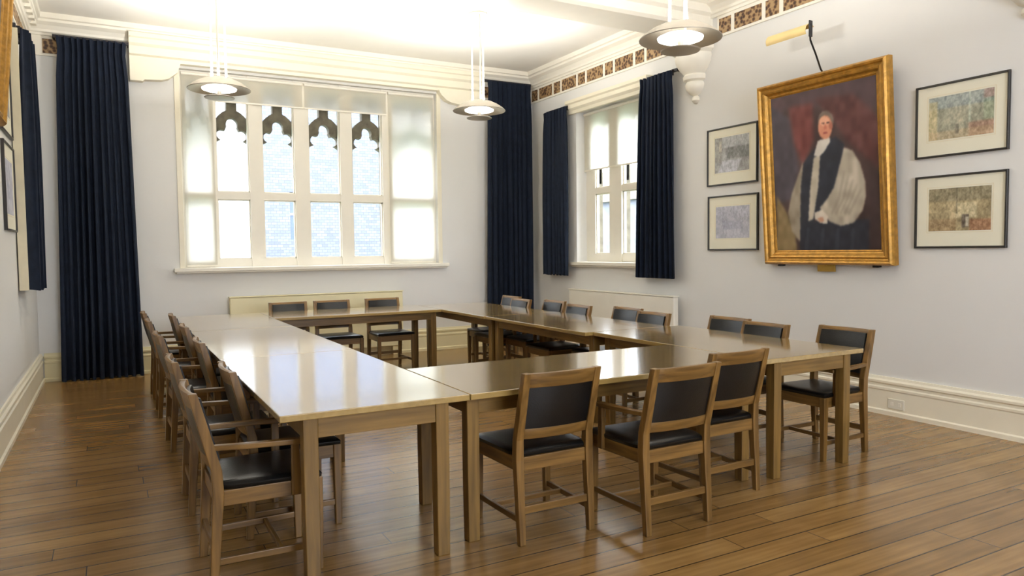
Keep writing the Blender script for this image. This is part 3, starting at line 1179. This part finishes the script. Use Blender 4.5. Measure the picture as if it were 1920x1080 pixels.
def print_image(kind):
    nw, nh = 150, 104
    n = vnoise(nh, nw, 7, 5, 20 + kind) * .55 + vnoise(nh, nw, 3, 2, 40 + kind) * .45
    n2 = vnoise(nh, nw, 20, 15, 60 + kind)
    V, U = np.mgrid[0:nh, 0:nw]
    V = V / nh
    U = U / nw
    pal = [((98, 98, 96), (196, 196, 196)), ((132, 134, 150), (206, 206, 214)), ((100, 106, 92), (204, 196, 172)), ((104, 92, 66), (206, 188, 148))][kind]
    a, b = np.array(pal[0], float), np.array(pal[1], float)
    t = np.clip(n * .8 + n2 * .5 - .1, 0, 1)[..., None]
    img = a * (1 - t) + b * t

    def lay(mask, col, k=.7, sof=1):
        nonlocal img
        mk = blur(mask.astype(float)[..., None], sof * 3) * k
        img = img * (1 - mk) + mk * (np.array(col) + (n[..., None] - .5) * 90)
    if kind == 0:
        lay((V < .3) & (U > .2), (176, 178, 180))
        lay((V > .3) & (V < .62) & (U > .35), (96, 98, 96), .6, 2)
        lay((U < .22) & (V < .7), (150, 148, 140))
        lay((U > .12) & (U < .2) & (V > .1) & (V < .4), (212, 206, 190))
        lay((V > .66) & (np.abs(U - .5 + (V - .66) * .4) < .28), (204, 206, 216))
    elif kind == 1:
        lay((V < .35), (176, 178, 192), .5, 3)
        lay((V > .45) & (V < .72) & (np.abs(U - .5) < .3), (150, 152, 172), .5, 2)
        lay((V > .78) & (np.abs(U - .5) < .2), (214, 214, 222), .4, 4)
    elif kind == 2:
        lay((V < .28), (142, 156, 162), .6, 3)
        lay((U < .14) & (V > .1), (206, 190, 140), .6)
        lay((U > .84) & (V > .2) & (V < .7), (120, 142, 112), .4, 3)
        lay((U > .62) & (U < .66) & (V < .7), (196, 206, 190), .6)
        lay((V > .68) & (U > .62), (160, 96, 78), .45, 4)
        lay((V > .8), (188, 164, 128), .5, 2)
        lay((U > .42) & (U < .48) & (V > .68) & (V < .9), (72, 68, 60), .6)
        lay((U > .84) & (V < .2), (178, 118, 102), .4, 3)
    else:
        lay((V < .3), (120, 116, 96), .5, 3)
        lay((U > .45) & (U < .78) & (V > .35) & (V < .7), (214, 204, 168), .6, 2)
        lay((U > .54) & (U < .66) & (V > .62) & (V < .92), (70, 60, 56), .7)
        lay((U > .6) & (U < .66) & (V > .68) & (V < .9), (226, 220, 200), .7)
        lay((V > .74) & (U > .66), (150, 88, 62), .5, 2)
        lay((V > .72) & (U < .45), (148, 118, 84), .5, 2)
        lay((np.abs(U - .46) < .012) & (V < .6), (84, 76, 60), .6)
    return blur(img, 1)


def framed_print(loc, rz, w, h, pw, ph, pz, kind, label, group):
    root = empty('framed_print', loc, rz)
    tag(root, label, 'picture', group)
    t = .017
    MB().frame_sweep(w, h, [(0, .001), (0, .022), (.003, .026), (t - .004, .026), (t, .016), (t, .001)]).build('frame', 'blackframe', root)
    MB().box(-w / 2 + t - .004, w / 2 - t + .004, -.012, -.002, t - .004, h - t + .004).build('mount', 'mount', root)
    image_mesh('print', print_image(kind), pw, ph, pz, -.0135, 'print', root)
    b = .004
    MB().frame_sweep(pw + .03, ph + .03, [(0, .012), (0, .0135), (b, .0135), (b, .012)]).build('border_line', 'lining', root, loc=(0, 0, pz - .015))
    return root


GP = 'framed prints beside the portrait'
framed_print((XR, 5.703, 2.12), -D90, .715, .615, .485, .375, .135, 0, 'black-framed grey print upper left of the portrait', GP)
framed_print((XR, 5.690, 1.42), -D90, .712, .59, .478, .34, .13, 1, 'black-framed pale grey print lower left of the portrait', GP)
framed_print((XR, 3.326, 2.15), -D90, .712, .578, .495, .338, .135, 2, 'black-framed colour print upper right of the portrait', GP)
framed_print((XR, 3.322, 1.425), -D90, .706, .58, .478, .335, .137, 3, 'black-framed sepia print lower right of the portrait', GP)
framed_print((XL, 7.56, 2.48), D90, .75, .95, .5, .62, .17, 0, 'upper dark-framed print on the left wall at the photo edge', 'prints on the left wall')
framed_print((XL, 7.56, 1.66), D90, .75, .74, .5, .46, .14, 1, 'lower dark-framed print on the left wall at the photo edge', 'prints on the left wall')

FPROF = [(0, 0), (0, .055), (.008, .075), (.022, .09), (.036, .082), (.046, .066), (.058, .062), (.072, .072), (.086, .064), (.104, .042), (.116, .036), (.122, .040), (.134, .030), (.134, 0)]
pt = empty('portrait_painting', (XR - .012, 4.497, 1.285), -D90, math.radians(4.3))
tag(pt, 'large gilt-framed oil portrait of a clergyman in white sleeves', 'painting')
PW, PH = 1.375, 1.735
MB().frame_sweep(PW, PH, FPROF).build('frame', 'gilt', pt)
image_mesh('canvas', portrait_image(), PW - .262, PH - .262, .131, -.03, 'oil', pt)
MB().box(-PW / 2 + .02, PW / 2 - .02, -.024, -.002, .02, PH - .02).build('backing', 'blackframe', pt)
MB().box(-.10, .09, -.03, -.018, -.066, .004).build('plaque', 'brass', pt, bevel=.002)
for x in (-.52, .5):
    MB().box(x - .03, x + .03, -.04, .0, -.02, .003).build('bracket', 'darkmetal', pt, bevel=.002)
g2 = empty('gilt_framed_painting', (XL + .012, 6.02, 2.42), D90, math.radians(4.8))
tag(g2, 'gilt-framed painting cut by the left photo edge', 'painting')
MB().frame_sweep(1.3, 1.45, FPROF).build('frame', 'gilt', g2)
im = np.zeros((40, 40, 3)) + np.array((70, 50, 42)) + (vnoise(40, 40, 8, 8, 90)[..., None] - .5) * 40
image_mesh('canvas', im, 1.3 - .262, 1.45 - .262, .131, -.03, 'oil', g2)
MB().box(-.63, .63, -.024, -.002, .02, 1.43).build('backing', 'blackframe', g2)

# picture light over the portrait
pl = empty('picture_light', (5.68, 4.5, 3.02))
tag(pl, 'cream picture light on a thin bent arm above the portrait', 'lamp')
MB().tube([(.045, .0, -.01), (.0, -.005, .03), (-.15, -.07, .13), (-.30, -.135, .215), (-.325, -.15, .26), (-.33, -.16, .345)], .008, 8).build('arm', 'darkmetal', pl, smooth=True)
n_ = 12
prof_ = [(.062 * math.cos(PI * .02 + PI * .96 * k / n_), .062 * math.sin(PI * .02 + PI * .96 * k / n_)) for k in range(n_ + 1)]
rings = []
for yy in (-.155, .275):
    outer_ = [(a, b) for a, b in prof_]
    inner_ = [(a * .93, b * .93) for a, b in reversed(prof_)]
    rr = []
    for a, b in outer_ + inner_:
        rr.append((-.33 + a * .80 + b * -.6 + .0, yy, .285 + b * .8 + a * .6))
    rings.append(rr)
MB().loft(rings).build('lamp_shade', 'shade', pl, smooth=True)
MB().box(-.352, -.308, -.164, -.155, .232, .372).build('end_cap', 'darkmetal', pl, bevel=.004)

# wall socket on the baseboard
so = empty('wall_socket', (XR - .03, 3.80, .105), -D90)
tag(so, 'ivory double socket on the right baseboard', 'socket')
MB().box(-.073, .073, -.010, 0, -.043, .043).build('plate', 'plastic', so, bevel=.004)
for x in (-.035, .035):
    MB().box(x - .012, x + .012, -.0125, -.009, -.015, .015).build('outlet', 'creamwhite', so)


# ------------------------------------------------------------------ pendant lamps
def pendant(x, y, z, label):
    root = empty('pendant_lamp', (x, y, z))
    tag(root, label, 'lamp', 'double-disc pendant lamps')
    # wide upper dish (ring), opal glass underneath, small lower disc
    up_ = [(.085, .118), (.15, .100), (.22, .066), (.28, .024), (.302, .002), (.300, -.004), (.276, .014), (.218, .054), (.15, .088), (.085, .106), (.085, .118)]
    MB().lathe(up_, 56).build('upper_dish', 'nickel', root, smooth=True)
    MB().lathe([(.0, .034), (.13, .030), (.168, .012), (.164, -.002), (.13, -.014), (.0, -.018)], 48).build('diffuser', 'glow', root, smooth=True)
    MB().lathe([(.0, -.070), (.08, -.070), (.13, -.074), (.146, -.080), (.14, -.088), (.08, -.098), (.0, -.101)], 48).build('lower_disc', 'nickel', root, smooth=True)
    MB().lathe([(.0, -.012), (.02, -.012), (.02, -.072), (.0, -.072)], 16).build('stem', 'nickel', root, smooth=True)
    for k in range(3):
        a = 2 * PI * k / 3 + .35
        px, py = .078 * math.cos(a), .078 * math.sin(a)
        MB().tube([(px, py, .08), (px, py, ZC - z)], .010, 8).build('rod', 'whiterod', root, smooth=True)
    MB().lathe([(.0, ZC - z - .03), (.10, ZC - z - .03), (.11, ZC - z - .02), (.11, ZC - z), (.0, ZC - z)], 32).build('ceiling_rose', 'whiterod', root, smooth=True)
    # the lamp's own light: up on to the ceiling, and a little down
    L = bpy.data.lights.new('lamp_uplight', 'AREA')
    L.shape = 'DISK'
    L.size = .18
    L.energy = LAMP_W
    L.color = (1.0, .975, .935)
    o = bpy.data.objects.new('lamp_uplight', L)
    o.rotation_euler = (PI, 0, 0)
    o.location = (0, 0, .128)
    COL.objects.link(o)
    o.parent = root
    return root


pendant(1.03, 7.95, 3.10, 'double-disc pendant lamp hanging in front of the big window on the left')
pendant(3.78, 7.60, 3.05, 'double-disc pendant lamp hanging by the far right corner curtain')
pendant(3.75, 4.19, 2.99, 'large near double-disc pendant lamp at the top right, below the beam')
